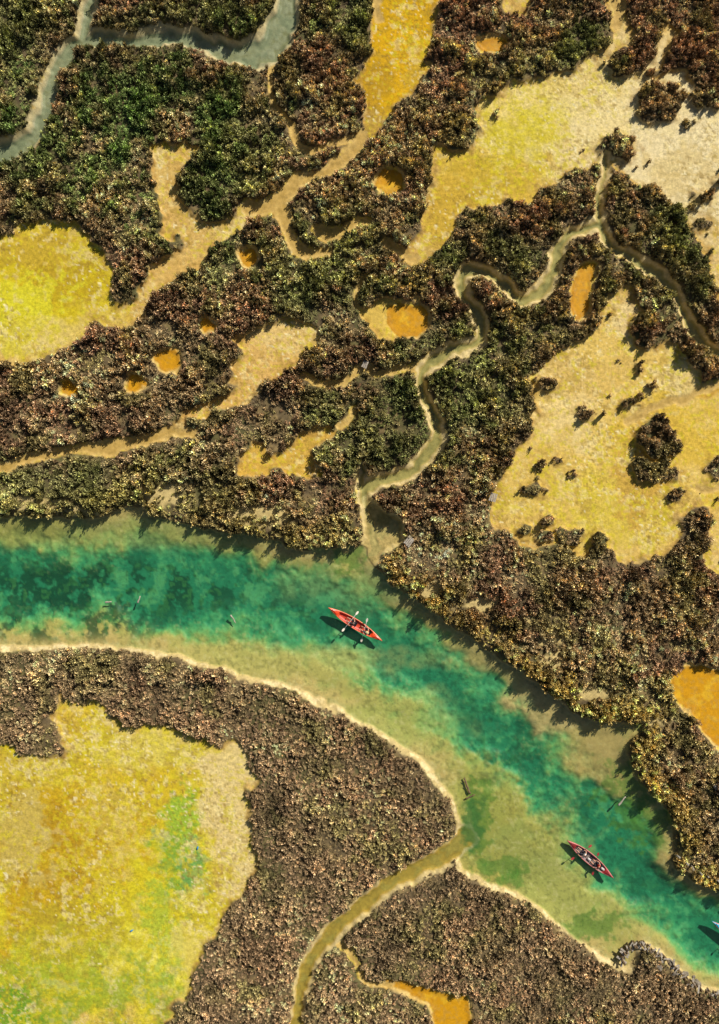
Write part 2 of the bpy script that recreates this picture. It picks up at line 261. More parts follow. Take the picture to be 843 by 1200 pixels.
o=N(nt,'ShaderNodeOutputMaterial'); b=N(nt,'ShaderNodeBsdfPrincipled'); at=N(nt,'ShaderNodeAttribute',attribute_name='tint'); aw=N(nt,'ShaderNodeAttribute',attribute_name='wet'); tc=N(nt,'ShaderNodeTexCoord')
n1=N(nt,'ShaderNodeTexNoise'); n1.inputs['Scale'].default_value=3.2; n1.inputs['Detail'].default_value=8; n1.inputs['Roughness'].default_value=.8
L(tc.outputs['Object'],n1.inputs['Vector'])
n2=N(nt,'ShaderNodeTexNoise'); n2.inputs['Scale'].default_value=.35; n2.inputs['Detail'].default_value=4; L(tc.outputs['Object'],n2.inputs['Vector'])
mr=N(nt,'ShaderNodeMapRange'); mr.inputs['From Min'].default_value=.36; mr.inputs['From Max'].default_value=.64; mr.inputs['To Min'].default_value=.62; mr.inputs['To Max'].default_value=1.3; L(n1.outputs['Fac'],mr.inputs['Value'])
md=N(nt,'ShaderNodeMix',data_type='FLOAT'); md.inputs['B'].default_value=1.0; L(mr.outputs['Result'],md.inputs['A'])
r2=N(nt,'ShaderNodeMapRange'); r2.inputs['From Min'].default_value=.4; r2.inputs['From Max'].default_value=.6; r2.inputs['To Min'].default_value=0; r2.inputs['To Max'].default_value=.35; L(n2.outputs['Fac'],r2.inputs['Value'])
w5=N(nt,'ShaderNodeMath',operation='MULTIPLY_ADD',use_clamp=True); w5.inputs[1].default_value=.3; L(aw.outputs['Fac'],w5.inputs[0]); L(r2.outputs['Result'],w5.inputs[2]); L(w5.outputs[0],md.inputs['Factor'])
vm=N(nt,'ShaderNodeVectorMath',operation='SCALE'); L(at.outputs['Color'],vm.inputs[0]); L(md.outputs['Result'],vm.inputs['Scale'])
L(vm.outputs['Vector'],b.inputs['Base Color'])
rr=N(nt,'ShaderNodeMapRange'); rr.inputs['To Min'].default_value=.95; rr.inputs['To Max'].default_value=.5; L(aw.outputs['Fac'],rr.inputs['Value']); L(rr.outputs['Result'],b.inputs['Roughness'])
b.inputs['Specular IOR Level'].default_value=.15
bs=N(nt,'ShaderNodeMapRange'); bs.inputs['To Min'].default_value=.45; bs.inputs['To Max'].default_value=.05; L(aw.outputs['Fac'],bs.inputs['Value'])
bp=N(nt,'ShaderNodeBump'); bp.inputs['Distance'].default_value=.05; L(bs.outputs['Result'],bp.inputs['Strength']); L(n1.outputs['Fac'],bp.inputs['Height']); L(bp.outputs['Normal'],b.inputs['Normal'])
L(b.outputs['BSDF'],o.inputs['Surface']); me.materials.append(m)
# ------------------------------------------------------------------ water
wm=bpy.data.meshes.new('river_water'); R=3200
wm.from_pydata([(-R,-R,WATER),(R,-R,WATER),(R,R,WATER),(-R,R,WATER)],[],[(0,1,2,3)])
water=link(bpy.data.objects.new('river_water',wm))
m,nt=new_mat('clear_shallow_water'); L=nt.links.new
o=N(nt,'ShaderNodeOutputMaterial'); tr=N(nt,'ShaderNodeBsdfTransparent'); tr.inputs['Color'].default_value=(.955,.99,.965,1)
gl=N(nt,'ShaderNodeBsdfGlossy'); gl.inputs['Roughness'].default_value=.05; gl.inputs['Color'].default_value=(1,1,1,1)
df=N(nt,'ShaderNodeBsdfDiffuse'); df.inputs['Color'].default_value=(.16,.36,.2,1)
ge=N(nt,'ShaderNodeNewGeometry'); io=N(nt,'ShaderNodeMapRange'); io.inputs['To Min'].default_value=1.33; io.inputs['To Max'].default_value=1/1.33; L(ge.outputs['Backfacing'],io.inputs['Value'])
fr=N(nt,'ShaderNodeFresnel'); L(io.outputs['Result'],fr.inputs['IOR'])
tc=N(nt,'ShaderNodeTexCoord'); n1=N(nt,'ShaderNodeTexNoise'); n1.inputs['Scale'].default_value=2.2; n1.inputs['Detail'].default_value=4; n1.inputs['Roughness'].default_value=.55
L(tc.outputs['Object'],n1.inputs['Vector']); bp=N(nt,'ShaderNodeBump'); bp.inputs['Strength'].default_value=.15; bp.inputs['Distance'].default_value=.04; L(n1.outputs['Fac'],bp.inputs['Height'])
L(bp.outputs['Normal'],gl.inputs['Normal'])
m0=N(nt,'ShaderNodeMixShader'); m0.inputs[0].default_value=.04; L(tr.outputs[0],m0.inputs[1]); L(df.outputs[0],m0.inputs[2])
m1=N(nt,'ShaderNodeMixShader'); L(fr.outputs[0],m1.inputs[0]); L(m0.outputs[0],m1.inputs[1]); L(gl.outputs[0],m1.inputs[2]); L(m1.outputs[0],o.inputs['Surface']); wm.materials.append(m)
# ------------------------------------------------------------------ vegetation
step=3.55
vx,vy=np.meshgrid(np.arange(-118,961,step),np.arange(-118,1318,step)); vx=vx.ravel()+rng.uniform(-.5,.5,vx.size)*step; vy=vy.ravel()+rng.uniform(-.5,.5,vy.size)*step
ix=np.clip(((vx-xs[0])/1.5).round().astype(int)+len(off),0,nx-1); iy=np.clip(((vy-ys[0])/1.5).round().astype(int)+len(off),0,ny-1)
e=Eveg[iy,ix]; gap=fbm(vx,vy,10,701,3); so=south[iy,ix]
bare=np.zeros(vx.size)
for (cx,cy,rx,ry) in BARE: bare=np.maximum(bare,sst(1.3,.7,np.sqrt(((vx-cx)/rx)**2+((vy-cy)/ry)**2)+.6*gap))
thr=.50+.2*so
keep=(e>0.8)&~((gap>thr)&(rng.random(vx.size)<.75))&(rng.random(vx.size)>bare*.8)
vx,vy,ix,iy,e,so=vx[keep],vy[keep],ix[keep],iy[keep],e[keep],so[keep]; nv=len(vx)
zz=Z[iy,ix]; dr=Dr[iy,ix]
mound=fbm(vx,vy,17,711,2); crev=sst(0,.16,np.abs(fbm(vx,vy,26,715,2)))     # crevices between bushes
soft=so*sst(0,60,vy-780)
siz=(.84+.26*mound+rng.uniform(-.24,.24,nv))*(1-.22*soft)*(0.7+.3*sst(0,7,e))*(.58+.42*np.maximum(crev,.7*soft))
hgt=siz*(1.2+.8*mound*(1-.4*soft))*(1-.15*soft)*(1+.25*(1-so)*sst(14,2,dr)); hgt=np.clip(hgt,.25,2.4)
T=np.tile(lin(204,176,128),(nv,1))
def vt(rgb,al):
    global T
    al=np.clip(al,0,1)[:,None]; T=T*(1-al)+lin(*rgb)*al
bn=fbm(vx,vy,45,721,4); bm_=fbm(vx,vy,11,731,3); bo=fbm(vx,vy,24,741,4); bl=fbm(vx,vy,75,751,3)
vt((190,148,112),.75*sst(-.1,.5,bn)); vt((230,208,152),.6*sst(.1,.6,bm_)); vt((140,116,88),.5*sst(.1,.6,-bm_+.3*bn)); vt((168,160,96),.65*sst(.0,.5,bo))
def vb(cx,cy,rx,ry,rgb,al): 
    qq=np.sqrt(((vx-cx)/rx)**2+((vy-cy)/ry)**2)+.8*bn+.7*bm_; vt(rgb,al*sst(1.6,.4,qq))
G=(152,164,94)
for t in ((150,125,110,65),(60,170,70,60),(260,170,70,80),(680,60,50,40),(430,520,80,50),(60,570,120,40),(230,240,40,40),(420,20,40,60),(570,290,50,40),(250,20,80,20),(330,320,80,60),(790,300,60,50),(20,60,50,60),(540,440,60,60)): vb(*t,G,.6)
vb(150,130,90,50,(132,156,88),.65); vb(60,180,70,40,(140,158,90),.5)
vt((230,200,112),(1-so)*.75*sst(42,6,dr+14*bm_)*sst(430,470,vx)); vt((206,190,112),(1-so)*.65*sst(60,6,dr+18*bm_)*sst(440,400,vx))
vt((200,168,124),.5*soft); vt((160,154,94),.55*soft*sst(.05,.5,bo+.3*bm_)); vt((154,128,98),.6*soft*sst(.0,.4,-bn+.3*bm_))
vt((216,186,132),.3*sst(6,1,e))
T*=rng.choice([.55,.8,1.0,1.25,1.65],nv)[:,None]*(1+.35*np.clip(bl,-1,1))[:,None]; T=np.clip(T,0,.85)
pm_=bpy.data.meshes.new('marsh_shrubs'); pm_.vertices.add(nv)
pc=np.stack([MX(vx),MY(vy),zz-0.03],1).astype(np.float32); pm_.vertices.foreach_set('co',pc.ravel())
def fa(name,ty,key,arr):
    a=pm_.attributes.new(name,ty,'POINT'); a.data.foreach_set(key,np.ascontiguousarray(arr).ravel())
c4=np.ones((nv,4),np.float32); c4[:,:3]=T; fa('vtint','FLOAT_COLOR','color',c4)
fa('rot','FLOAT_VECTOR','vector',np.stack([rng.uniform(-.25,.25,nv),rng.uniform(-.25,.25,nv),rng.uniform(0,6.28,nv)],1).astype(np.float32))
fa('scl','FLOAT_VECTOR','vector',np.stack([siz,siz,hgt],1).astype(np.float32))
NV=6
kind=rng.integers(0,NV,nv).astype(np.int32); fa('kind','INT','value',kind)
veg=link(bpy.data.objects.new('marsh_shrubs',pm_))
m,nt=new_mat('shrub_foliage'); L=nt.links.new
o=N(nt,'ShaderNodeOutputMaterial'); b=N(nt,'ShaderNodeBsdfDiffuse'); at=N(nt,'ShaderNodeAttribute',attribute_name='vtint',attribute_type='INSTANCER'); av=N(nt,'ShaderNodeAttribute',attribute_name='leafvar_shade')
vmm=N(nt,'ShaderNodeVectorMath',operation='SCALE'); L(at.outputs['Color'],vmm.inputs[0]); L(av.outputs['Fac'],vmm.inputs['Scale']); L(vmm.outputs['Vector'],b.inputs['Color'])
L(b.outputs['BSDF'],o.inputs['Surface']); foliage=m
protos=bpy.data.collections.new('marsh_shrub_clumps')
for k in range(NV):
    r=random.Random(100+k); V=[];F=[];A=[]
    nsub=r.randint(3,5); subs=[(r.uniform(-.18,.18),r.uniform(-.18,.18),r.uniform(.24,.56),r.uniform(.10,.16)) for _ in range(nsub)]
    for (sx,sy,shh,sr) in subs:
        for q_ in range(18):
            th=r.uniform(0,6.283); ph=math.acos(r.uniform(-.15,1)); rad=sr*r.uniform(.75,1.2)
            n=Vector((math.sin(ph)*math.cos(th),math.sin(ph)*math.sin(th),math.cos(ph)))
            p=Vector((sx,sy,shh-sr*.8))+Vector((n.x*rad,n.y*rad,n.z*rad*1.3))
            up=(n+Vector((r.uniform(-.8,.8),r.uniform(-.8,.8),r.uniform(-.3,.6)))).normalized()
            side=up.cross(Vector((r.uniform(-1,1),r.uniform(-1,1),r.uniform(-.3,.3)))).normalized()
            ln=r.uniform(.08,.16); w=r.uniform(.024,.05); i0=len(V)
            V+= [p-side*w*.6,p+side*w*.6,p+up*ln*.55+side*w,p+up*ln,p+up*ln*.55-side*w]; F.append((i0,i0+1,i0+2,i0+3,i0+4))
            v=r.choice((.5,.75,.95,1.2,1.6,2.2))*(.45+.65*max(0,n.z)); A+= [v]*5  # random leaf tone, with shade painted in towards the sides and underside
        i0=len(V); ring=6
        for lv,(hh,rr_) in enumerate(((-.05,sr*.6),(shh*.55,sr*.8),(shh-sr*.2,sr*.5))):
            for s_ in range(ring):
                th=s_*6.283/ring+lv; V.append(Vector((sx+math.cos(th)*rr_*r.uniform(.8,1.15),sy+math.sin(th)*rr_*r.uniform(.8,1.15),hh))); A.append(.3)  # core coloured dark, painting in the shade inside the clump
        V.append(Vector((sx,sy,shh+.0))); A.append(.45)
        for lv in range(2):
            for s_ in range(ring): F.append((i0+lv*ring+s_,i0+lv*ring+(s_+1)%ring,i0+(lv+1)*ring+(s_+1)%ring,i0+(lv+1)*ring+s_))
        for s_ in range(ring): F.append((i0+2*ring+s_,i0+2*ring+(s_+1)%ring,i0+3*ring))
    cm=bpy.data.meshes.new('shrub_clump'); cm.from_pydata([tuple(v) for v in V],[],F)
    a=cm.attributes.new('leafvar_shade','FLOAT','POINT'); a.data.foreach_set('value',np.array(A,np.float32)); cm.materials.append(foliage)
    ob=bpy.data.objects.new('shrub_clump_%d'%k,cm); protos.objects.link(ob)
ng=bpy.data.node_groups.new('scatter_shrubs','GeometryNodeTree'); ng.interface.new_socket('Geometry',in_out='INPUT',socket_type='NodeSocketGeometry'); ng.interface.new_socket('Geometry',in_out='OUTPUT',socket_type='NodeSocketGeometry')
gi=ng.nodes.new('NodeGroupInput'); go=ng.nodes.new('NodeGroupOutput'); ip=ng.nodes.new('GeometryNodeInstanceOnPoints'); ci=ng.nodes.new('GeometryNodeCollectionInfo')
ci.inputs['Collection'].default_value=protos; ci.inputs['Separate Children'].default_value=True; ci.inputs['Reset Children'].default_value=True
ip.inputs['Pick Instance'].default_value=True
def na(nm,ty):
    n=ng.nodes.new('GeometryNodeInputNamedAttribute'); n.data_type=ty; n.inputs['Name'].default_value=nm; return n
a1=na('kind','INT'); a2=na('rot','FLOAT_VECTOR'); a3=na('scl','FLOAT_VECTOR')
gl_=ng.links.new; gl_(gi.outputs[0],ip.inputs['Points']); gl_(ci.outputs[0],ip.inputs['Instance']); gl_(a1.outputs[0],ip.inputs['Instance Index']); gl_(a3.outputs[0],ip.inputs['Scale']); gl_(ip.outputs[0],go.inputs[0])
er=ng.nodes.new('FunctionNodeEulerToRotation'); gl_(a2.outputs[0],er.inputs[0]); gl_(er.outputs[0],ip.inputs['Rotation'])
mo=veg.modifiers.new('scatter','NODES'); mo.node_group=ng
print('shrubs',nv)
# ------------------------------------------------------------------ object helpers
def tube(bm,pts,rad,seg=8,mi=0,flat=1.0):
    rings=[]; pts=[Vector(p) for p in pts]
    for i,p in enumerate(pts):
        t=(pts[min(i+1,len(pts)-1)]-pts[max(i-1,0)]).normalized()
        u=t.cross(Vector((0,0,1))); 
        if u.length<.05: u=Vector((1,0,0))
        u.normalize(); v=t.cross(u).normalized()
        rings.append([bm.verts.new(p+u*math.cos(k*6.2832/seg)*rad[i]+v*math.sin(k*6.2832/seg)*rad[i]*flat) for k in range(seg)])
    for i in range(len(rings)-1):
        for k in range(seg):
            f=bm.faces.new((rings[i][k],rings[i][(k+1)%seg],rings[i+1][(k+1)%seg],rings[i+1][k])); f.material_index=mi; f.smooth=True
    for rg,rv_ in ((rings[0],True),(rings[-1],False)):
        f=bm.faces.new(rg[::-1] if rv_ else rg); f.material_index=mi
def bm_obj(name,bm,mats,loc=(0,0,0),rz=0,parent=None):
    bmesh.ops.recalc_face_normals(bm,faces=bm.faces)
    me_=bpy.data.meshes.new(name); bm.to_mesh(me_); bm.free()
    for mm in mats: me_.materials.append(mm)
    ob=bpy.data.objects.new(name,me_); ob.location=loc; ob.rotation_euler=(0,0,rz); link(ob)
    if parent: ob.parent=parent
    return ob
def kayak(name,L_,B,pos,ang,mhull,minner,mtrim,mseat,seats,cock=.62,cargo=None):
    e_=bpy.data.objects.new(name,None); e_.location=pos; e_.rotation_euler=(0,0,ang); link(e_)
    bm=bmesh.new(); n=49; prof=[]
    for i in range(n):
        t=-1+2*i/(n-1); at_=abs(t); b_=B*max(0.012,(1-at_**2.1))**.95+.006; k=.02+.20*at_**6; s=.27+.15*at_**3
        ib=max(b_-.08,b_*.5); op=at_<cock
        r_=[(0,k),(.62*b_,k+.03),(.93*b_,k+.12+(s-k-.2)*.3),(b_,s-.02),(b_*.985,s+.015),(ib,s+.02)]
        r_+= [(ib*.97,s-.08),(ib*.85,.10),(0,.08)] if op else [(ib*.8,s+.035),(ib*.45,s+.055),(0,s+.065)]
        ring=[bm.verts.new((t*L_/2,y,z)) for y,z in r_]+[bm.verts.new((t*L_/2,-y,z)) for y,z in r_[1:-1]][::-1]
        prof.append((ring,op))
    m_=len(prof[0][0])
    for i in range(n-1):
        for k in range(m_):
            f=bm.faces.new((prof[i][0][k],prof[i][0][(k+1)%m_],prof[i+1][0][(k+1)%m_],prof[i+1][0][k])); f.smooth=True
            kk=k if k<8 else m_-1-k
            inner=prof[i][1] and prof[i+1][1] and kk>=5
            f.material_index=1 if inner else (2 if kk in (3,4) else 0)
    bm.faces.new(prof[0][0]); bm.faces.new(prof[-1][0][::-1])
    bm_obj('hull',bm,[mhull,minner,mtrim],parent=e_)
    for sx in seats:
        bm=bmesh.new()
        g=bmesh.ops.create_cube(bm,size=1,matrix=Matrix.Translation((sx,0,.13))@Matrix.Diagonal((.44,.42,.07,1)))
        bmesh.ops.create_cube(bm,size=1,matrix=Matrix.Translation((sx-.25,0,.27))@Matrix.Rotation(-.25,4,'Y')@Matrix.Diagonal((.05,.40,.28,1)))
        bmesh.ops.bevel(bm,geom=bm.edges[:],offset=.018,segments=2,affect='EDGES')
        bm_obj('seat',bm,[mseat],parent=e_)
        bm=bmesh.new(); tube(bm,[(sx+.62,-B*.8,.14),(sx+.62,B*.8,.14)],[.02,.02],6); bm_obj('foot_brace',bm,[mseat],parent=e_)
    if cargo:
        for (x_,y_,r_,mt) in cargo:
            bm=bmesh.new(); tube(bm,[(x_-r_*1.5,y_,.2),(x_-r_*1.3,y_,.21),(x_,y_,.22),(x_+r_*1.2,y_,.21),(x_+r_*1.6,y_,.2)],[r_*.5,r_*.95,r_,r_*.9,r_*.3],10); bm_obj('dry_bag',bm,[mt],parent=e_)
    bm=bmesh.new()
    for sg in (-1,1):
        x0=sg*L_*.5*(cock+.06); x1=sg*L_*.5*.86
        for y in (-1,1): tube(bm,[(x0,y*B*.35,.375),(x1,-y*B*.12,.43)],[.008,.008],5)
        tube(bm,[(sg*L_*.47,0,.43),(sg*L_*.485,0,.47),(sg*L_*.495,0,.42)],[.014,.014,.014],6)
        tube(bm,[(x1-.05,-.12,.40),(x1-.05,0,.43),(x1-.05,.12,.40)],[.01,.01,.01],5)
    bm_obj('deck_rigging',bm,[mseat],parent=e_)
    return e_
def paddle(pos,d,mshaft,mblade):
    d=Vector(d).normalized(); bm=bmesh.new(); tube(bm,[(0,-.95,0),(0,0,0),(0,.95,0)],[.02,.02,.02],8,0)
    for sg in (-1,1):
        ring=[(0,.78),(.035,.82),(.085,.92),(.10,1.02),(.085,1.13),(.04,1.2),(0,1.215),(-.05,1.19),(-.09,1.1),(-.095,.98),(-.07,.88),(-.03,.81)]
        top=[bm.verts.new((x,sg*y,.012+.02*abs(x)*4)) for x,y in ring]; bot=[bm.verts.new((x,sg*y,-.008+.02*abs(x)*4)) for x,y in ring]
        n=len(ring); fs=[bm.faces.new(top),bm.faces.new(bot[::-1])]+[bm.faces.new((top[i],bot[i],bot[(i+1)%n],top[(i+1)%n])) for i in range(n)]
        for f in fs: f.material_index=1
    ob=bm_obj('kayak_paddle',bm,[mshaft,mblade],loc=pos); ob.rotation_mode='QUATERNION'; ob.rotation_quaternion=d.to_track_quat('Y','Z'); return ob
def skin_build(nodes,edges,root,sub=1):
    names=list(nodes); me_=bpy.data.meshes.new('tmp'); me_.from_pydata([nodes[k][0] for k in names],[(names.index(a),names.index(b)) for a,b in edges],[])
    ob=bpy.data.objects.new('tmp',me_); link(ob); mo=ob.modifiers.new('s','SKIN'); mo.use_smooth_shade=True
    for i,k in enumerate(names):
        sv=me_.skin_vertices[0].data[i]; rr_=nodes[k][1]; sv.radius=rr_ if isinstance(rr_,tuple) else (rr_,rr_); sv.use_root=(k==root)
    sb=ob.modifiers.new('d','SUBSURF'); sb.levels=sub; sb.render_levels=sub
    dg=bpy.context.evaluated_depsgraph_get(); dg.update(); r_=bpy.data.meshes.new_from_object(ob.evaluated_get(dg)); bpy.data.objects.remove(ob); return r_
def person(pos,ang,mats,padc,padd,hat=False,lean=0.0):
    pc_=Vector(padc); pd=Vector(padd).normalized()
    hl=pc_+pd*.36; hr=pc_-pd*.36
    if hl.y<hr.y: hl,hr=hr,hl
    lx=lean
    nodes={'pelvis':((0,0,.12),(.15,.11)),'waist':((-.01+lx*.3,0,.28),(.135,.10)),'chest':((lx*.7,0,.46),(.165,.115)),'up':((lx*.95,0,.57),(.12,.09)),'neck':((.015+lx,0,.66),.055),'skull':((.03+lx,0,.74),.06)}
    ed=[('pelvis','waist'),('waist','chest'),('chest','up'),('up','neck'),('neck','skull')]
    bones=[('pelvis','waist',2),('waist','chest',1),('chest','up',1),('neck','skull',0)]
    for s,h,sg in (('l',hl,1),('r',hr,-1)):
        sh_=Vector((lx*.95,sg*.19,.56)); wr=h-Vector((.05,0,-.03)); el=(sh_+wr)/2+Vector((-.04,sg*.10,-.12))
        nodes.update({s+'sh':(tuple(sh_),.062),s+'el':(tuple(el),.045),s+'wr':(tuple(wr),.03),s+'hip':((.04,sg*.10,.10),.095),s+'kn':((.47,sg*.17,.27),.065),s+'an':((.82,sg*.13,.08),.042),s+'toe':((.90,sg*.14,.17),.032)})
        ed+=[('up',s+'sh'),(s+'sh',s+'el'),(s+'el',s+'wr'),('pelvis',s+'hip'),(s+'hip',s+'kn'),(s+'kn',s+'an'),(s+'an',s+'toe')]
        bones+=[('up',s+'sh',1),(s+'sh',s+'el',0),(s+'el',s+'wr',0),('pelvis',s+'hip',2),(s+'hip',s+'kn',2),(s+'kn',s+'an',0),(s+'an',s+'toe',3)]
    body=skin_build(nodes,ed,'pelvis',1)
    mids=[]
    for p in body.polygons:
        c=p.center; best=(9,0)
        for a_,b_,mi in bones:
            A_=Vector(nodes[a_][0]); Bv=Vector(nodes[b_][0]); ab=Bv-A_; t=max(0,min(1,(c-A_).dot(ab)/ab.length_squared)); d_=(c-A_-ab*t).length
            if d_<best[0]: best=(d_,mi)
        mids.append(best[1])
    body.polygons.foreach_set('material_index',mids)
    bm=bmesh.new(); bm.from_mesh(body)
    hc=Vector((.045+lx,0,.80))
    g=bmesh.ops.create_uvsphere(bm,u_segments=20,v_segments=14,radius=1)
    for v in g['verts']:
        x,y,z=v.co; w=1-.18*max(0,-z); v.co=Vector((x*.098*w+(.012 if x>0 and z<0 else 0)*abs(z),y*.078*w,z*.118))
        if x>.6:
            if abs(y)<.2 and -.35<z<.1: v.co.x+=.018*(1-abs(y)/.2)
            if .15<abs(y)<.5 and 0<z<.25: v.co.x-=.008
            if abs(y)<.3 and -.62<z<-.45: v.co.x+=.005
        v.co+=hc
    for f in {f for v in g['verts'] for f in v.link_faces}:
        c=f.calc_center_median()-hc; f.smooth=True
        f.material_index=3 if (c.z>.045 or (c.x<-.01 and c.z>-.05)) and not (c.x>.06 and c.z<.07) else 0
    for sg in (-1,1):
        for (cx,cy,cz,rx,ry,rz,mi) in ((-.002,.08,-.005,.018,.008,.03,0),(.088,.03,.012,.008,.012,.008,3)):
            g=bmesh.ops.create_uvsphere(bm,u_segments=8,v_segments=6,radius=1)
            for v in g['verts']: v.co=Vector((v.co.x*rx+cx,v.co.y*ry+sg*cy,v.co.z*rz+cz))+hc
            for f in {f for v in g['verts'] for f in v.link_faces}: f.material_index=mi
    if hat:
        for (r1,z1,r2,z2) in ((.17,.045,.105,.06),(.105,.06,.10,.12),(.10,.12,.06,.14)):
            a_=[bm.verts.new(hc+Vector((math.cos(k*.3927)*r1,math.sin(k*.3927)*r1*.9,z1))) for k in range(16)]; b2=[bm.verts.new(hc+Vector((math.cos(k*.3927)*r2,math.sin(k*.3927)*r2*.9,z2))) for k in range(16)]
            for k in range(16): bm.faces.new((a_[k],a_[(k+1)%16],b2[(k+1)%16],b2[k])).material_index=4
        bm.faces.new(b2).material_index=4
    for h,sg in ((hl,1),(hr,-1)):
        wr=h-Vector((.05,0,-.03)); tube(bm,[wr,(wr*.35+h*.65)+Vector((0,0,.012)),h+Vector((.005,0,.026))],[.028,.036,.030],8,0,.55)
        for j in range(4):
            o_=pd*((j-1.5)*.021)*sg; l_=(1,1.08,1.0,.82)[j]
            a_=[h+o_+Vector(v)*l_ for v in ((-.005,0,.034),(.028,0,.026),(.034,0,-.004),(.012,0,-.026),(-.012,0,-.022))]
            tube(bm,a_,[.0095,.0095,.009,.0085,.007],6,0)
        tube(bm,[h+pd*.03*-sg+Vector((-.03,0,.018)),h+pd*.045*-sg+Vector((-.012,0,-.012)),h+pd*.038*-sg+Vector((.012,0,-.026))],[.012,.011,.009],6,0)
    bmesh.ops.recalc_face_normals(bm,faces=bm.faces)
    me_=bpy.data.meshes.new('kayaker'); bm.to_mesh(me_); bm.free()
    for mm in mats: me_.materials.append(mm)
    me_.polygons.foreach_set('use_smooth',[True]*len(me_.polygons))
    ob=bpy.data.objects.new('kayaker',me_); ob.location=pos; ob.rotation_euler=(0,0,ang); return link(ob)
skin=simple_mat('skin',(205,150,120),.55,.06,20,bump=0); hair=simple_mat('dark_hair',(50,36,28),.6,.3,60); vestR=simple_mat('red_vest',(190,50,30),.7,.12,20); vestD=simple_mat('navy_vest',(38,42,60),.7,.2,20)
shirtW=simple_mat('white_shirt',(225,220,210),.8,.05,20); shorts=simple_mat('dark_shorts',(40,44,52),.8,.2,30); straw=simple_mat('straw_hat',(214,190,140),.8,.15,60)
redp=simple_mat('red_kayak_plastic',(240,80,34),.35,.06,3,bump=.02); redd=simple_mat('red_kayak_inside',(218,62,30),.5,.15,6); redt=simple_mat('orange_trim',(248,112,66),.4,.05,4,bump=0); blk=simple_mat('black_webbing',(28,28,30),.7,.2,30)
rosy=simple_mat('rose_kayak_plastic',(140,40,38),.4,.1,3,bump=.02); grey=simple_mat('pale_grey_inside',(140,116,112),.6,.25,6); whit=simple_mat('pink_trim',(206,120,112),.4,.05,4,bump=0)
cyan=simple_mat('blue_kayak_plastic',(60,190,215),.4,.08,3,bump=.02); cyd=simple_mat('blue_kayak_inside',(30,120,160),.5,.1,5); alum=simple_mat('pale_shaft',(210,205,195),.4,.05,10,bump=0); bladeW=simple_mat('pale_blade',(228,214,190),.45,.05,10,bump=0); bladeR=simple_mat('red_blade',(170,54,54),.45,.05,10,bump=0); bladeK=simple_mat('dark_shaft',(60,40,44),.4,.05,10,bump=0); sack=simple_mat('grey_dry_bag',(200,190,180),.6,.1,10); sackd=simple_mat('dark_dry_bag',(50,44,50),.6,.1,10)
def crew_boat(name,p0,p1,B,mats,crew,cargo=None):
    bx,by=(MX(p0[0]),MY(p0[1])),(MX(p1[0]),MY(p1[1])); dx,dy=bx[0]-by[0],bx[1]-by[1]; L_=math.hypot(dx,dy); ang=math.atan2(dy,dx)
    c=((bx[0]+by[0])/2,(bx[1]+by[1])/2,WATER-.09)
    kayak(name,L_,B,c,ang,*mats,[s[0] for s in crew],cargo=cargo)
    ca,sa=math.cos(ang),math.sin(ang)
    for (sx,mt,pa,tilt,hat,pm2) in crew:
        loc=(c[0]+sx*ca,c[1]+sx*sa,c[2]+.165); pc2=Vector((.40,0,.40)); pd2=Vector((math.sin(pa),math.cos(pa),tilt))
        person(loc,ang,mt,pc2,pd2,hat,.05)
        paddle(Vector(loc)+Matrix.Rotation(ang,3,'Z')@pc2,Matrix.Rotation(ang,3,'Z')@pd2,*pm2)
crew_boat('red_kayak',(385,712),(448,751),.47,(redp,redd,redt,blk),[(.15,(skin,vestD,shorts,hair,straw),.15,.22,False,(alum,bladeW)),(-1.4,(skin,vestR,shorts,hair,straw),-.3,-.2,True,(alum,bladeW))])
crew_boat('rose_kayak',(665,985),(719,1029),.5,(rosy,grey,whit,blk),[(.75,(skin,shirtW,shorts,hair,straw),.35,.15,False,(bladeK,bladeR)),(-.95,(skin,vestR,shorts,hair,straw),-.5,-.2,False,(bladeK,bladeR))],cargo=[(0.0,.1,.12,sack),(-.1,-.14,.10,sackd),(-1.55,0,.12,sack)])
crew_boat('blue_kayak',(835,1080),(893,1122),.42,(cyan,cyd,whit,blk),[(-.4,(skin,vestD,shorts,hair,straw),.3,.2,True,(alum,bladeW))])
# ---- driftwood, planks, posts, rocks
wood=simple_mat('weathered_wood',(168,156,138),.9,.35,6,bump=.4); wood2=simple_mat('wet_wood',(110,88,60),.8,.35,6,bump=.4); rock=simple_mat('bank_rock',(128,116,98),.9,.45,3,bump=.6); blue=simple_mat('blue_plastic',(60,140,190),.4,.1,5)
def gz(x,y):
    i=int(np.clip(round((x-xs[0])/1.5),0,len(xs)-1))+len(off); j=int(np.clip(round((y-ys[0])/1.5),0,len(ys)-1))+len(off); return float(Z[j,i])
def log(x,y,L_,ang,r_=.09,mt=wood2,z=None,br=True):
    bm=bmesh.new(); n=7; rr_=random.Random(int(x*3+y)); pts=[((i/(n-1)-.5)*L_,rr_.uniform(-.06,.06)*L_*.5,rr_.uniform(-.02,.02)) for i in range(n)]
    tube(bm,pts,[r_*(1-.5*i/(n-1))*rr_.uniform(.85,1.1) for i in range(n)],8)
    if br:
        for k in (2,4): 
            p=Vector(pts[k]); tube(bm,[p,p+Vector((.15*L_,.10*L_*(-1)**k,.03)),p+Vector((.2*L_,.14*L_*(-1)**k,.02))],[r_*.45,r_*.3,r_*.12],6)
    bm_obj('driftwood_log',bm,[mt],(MX(x),MY(y),(gz(x,y) if z is None else z)+r_*.5),ang)
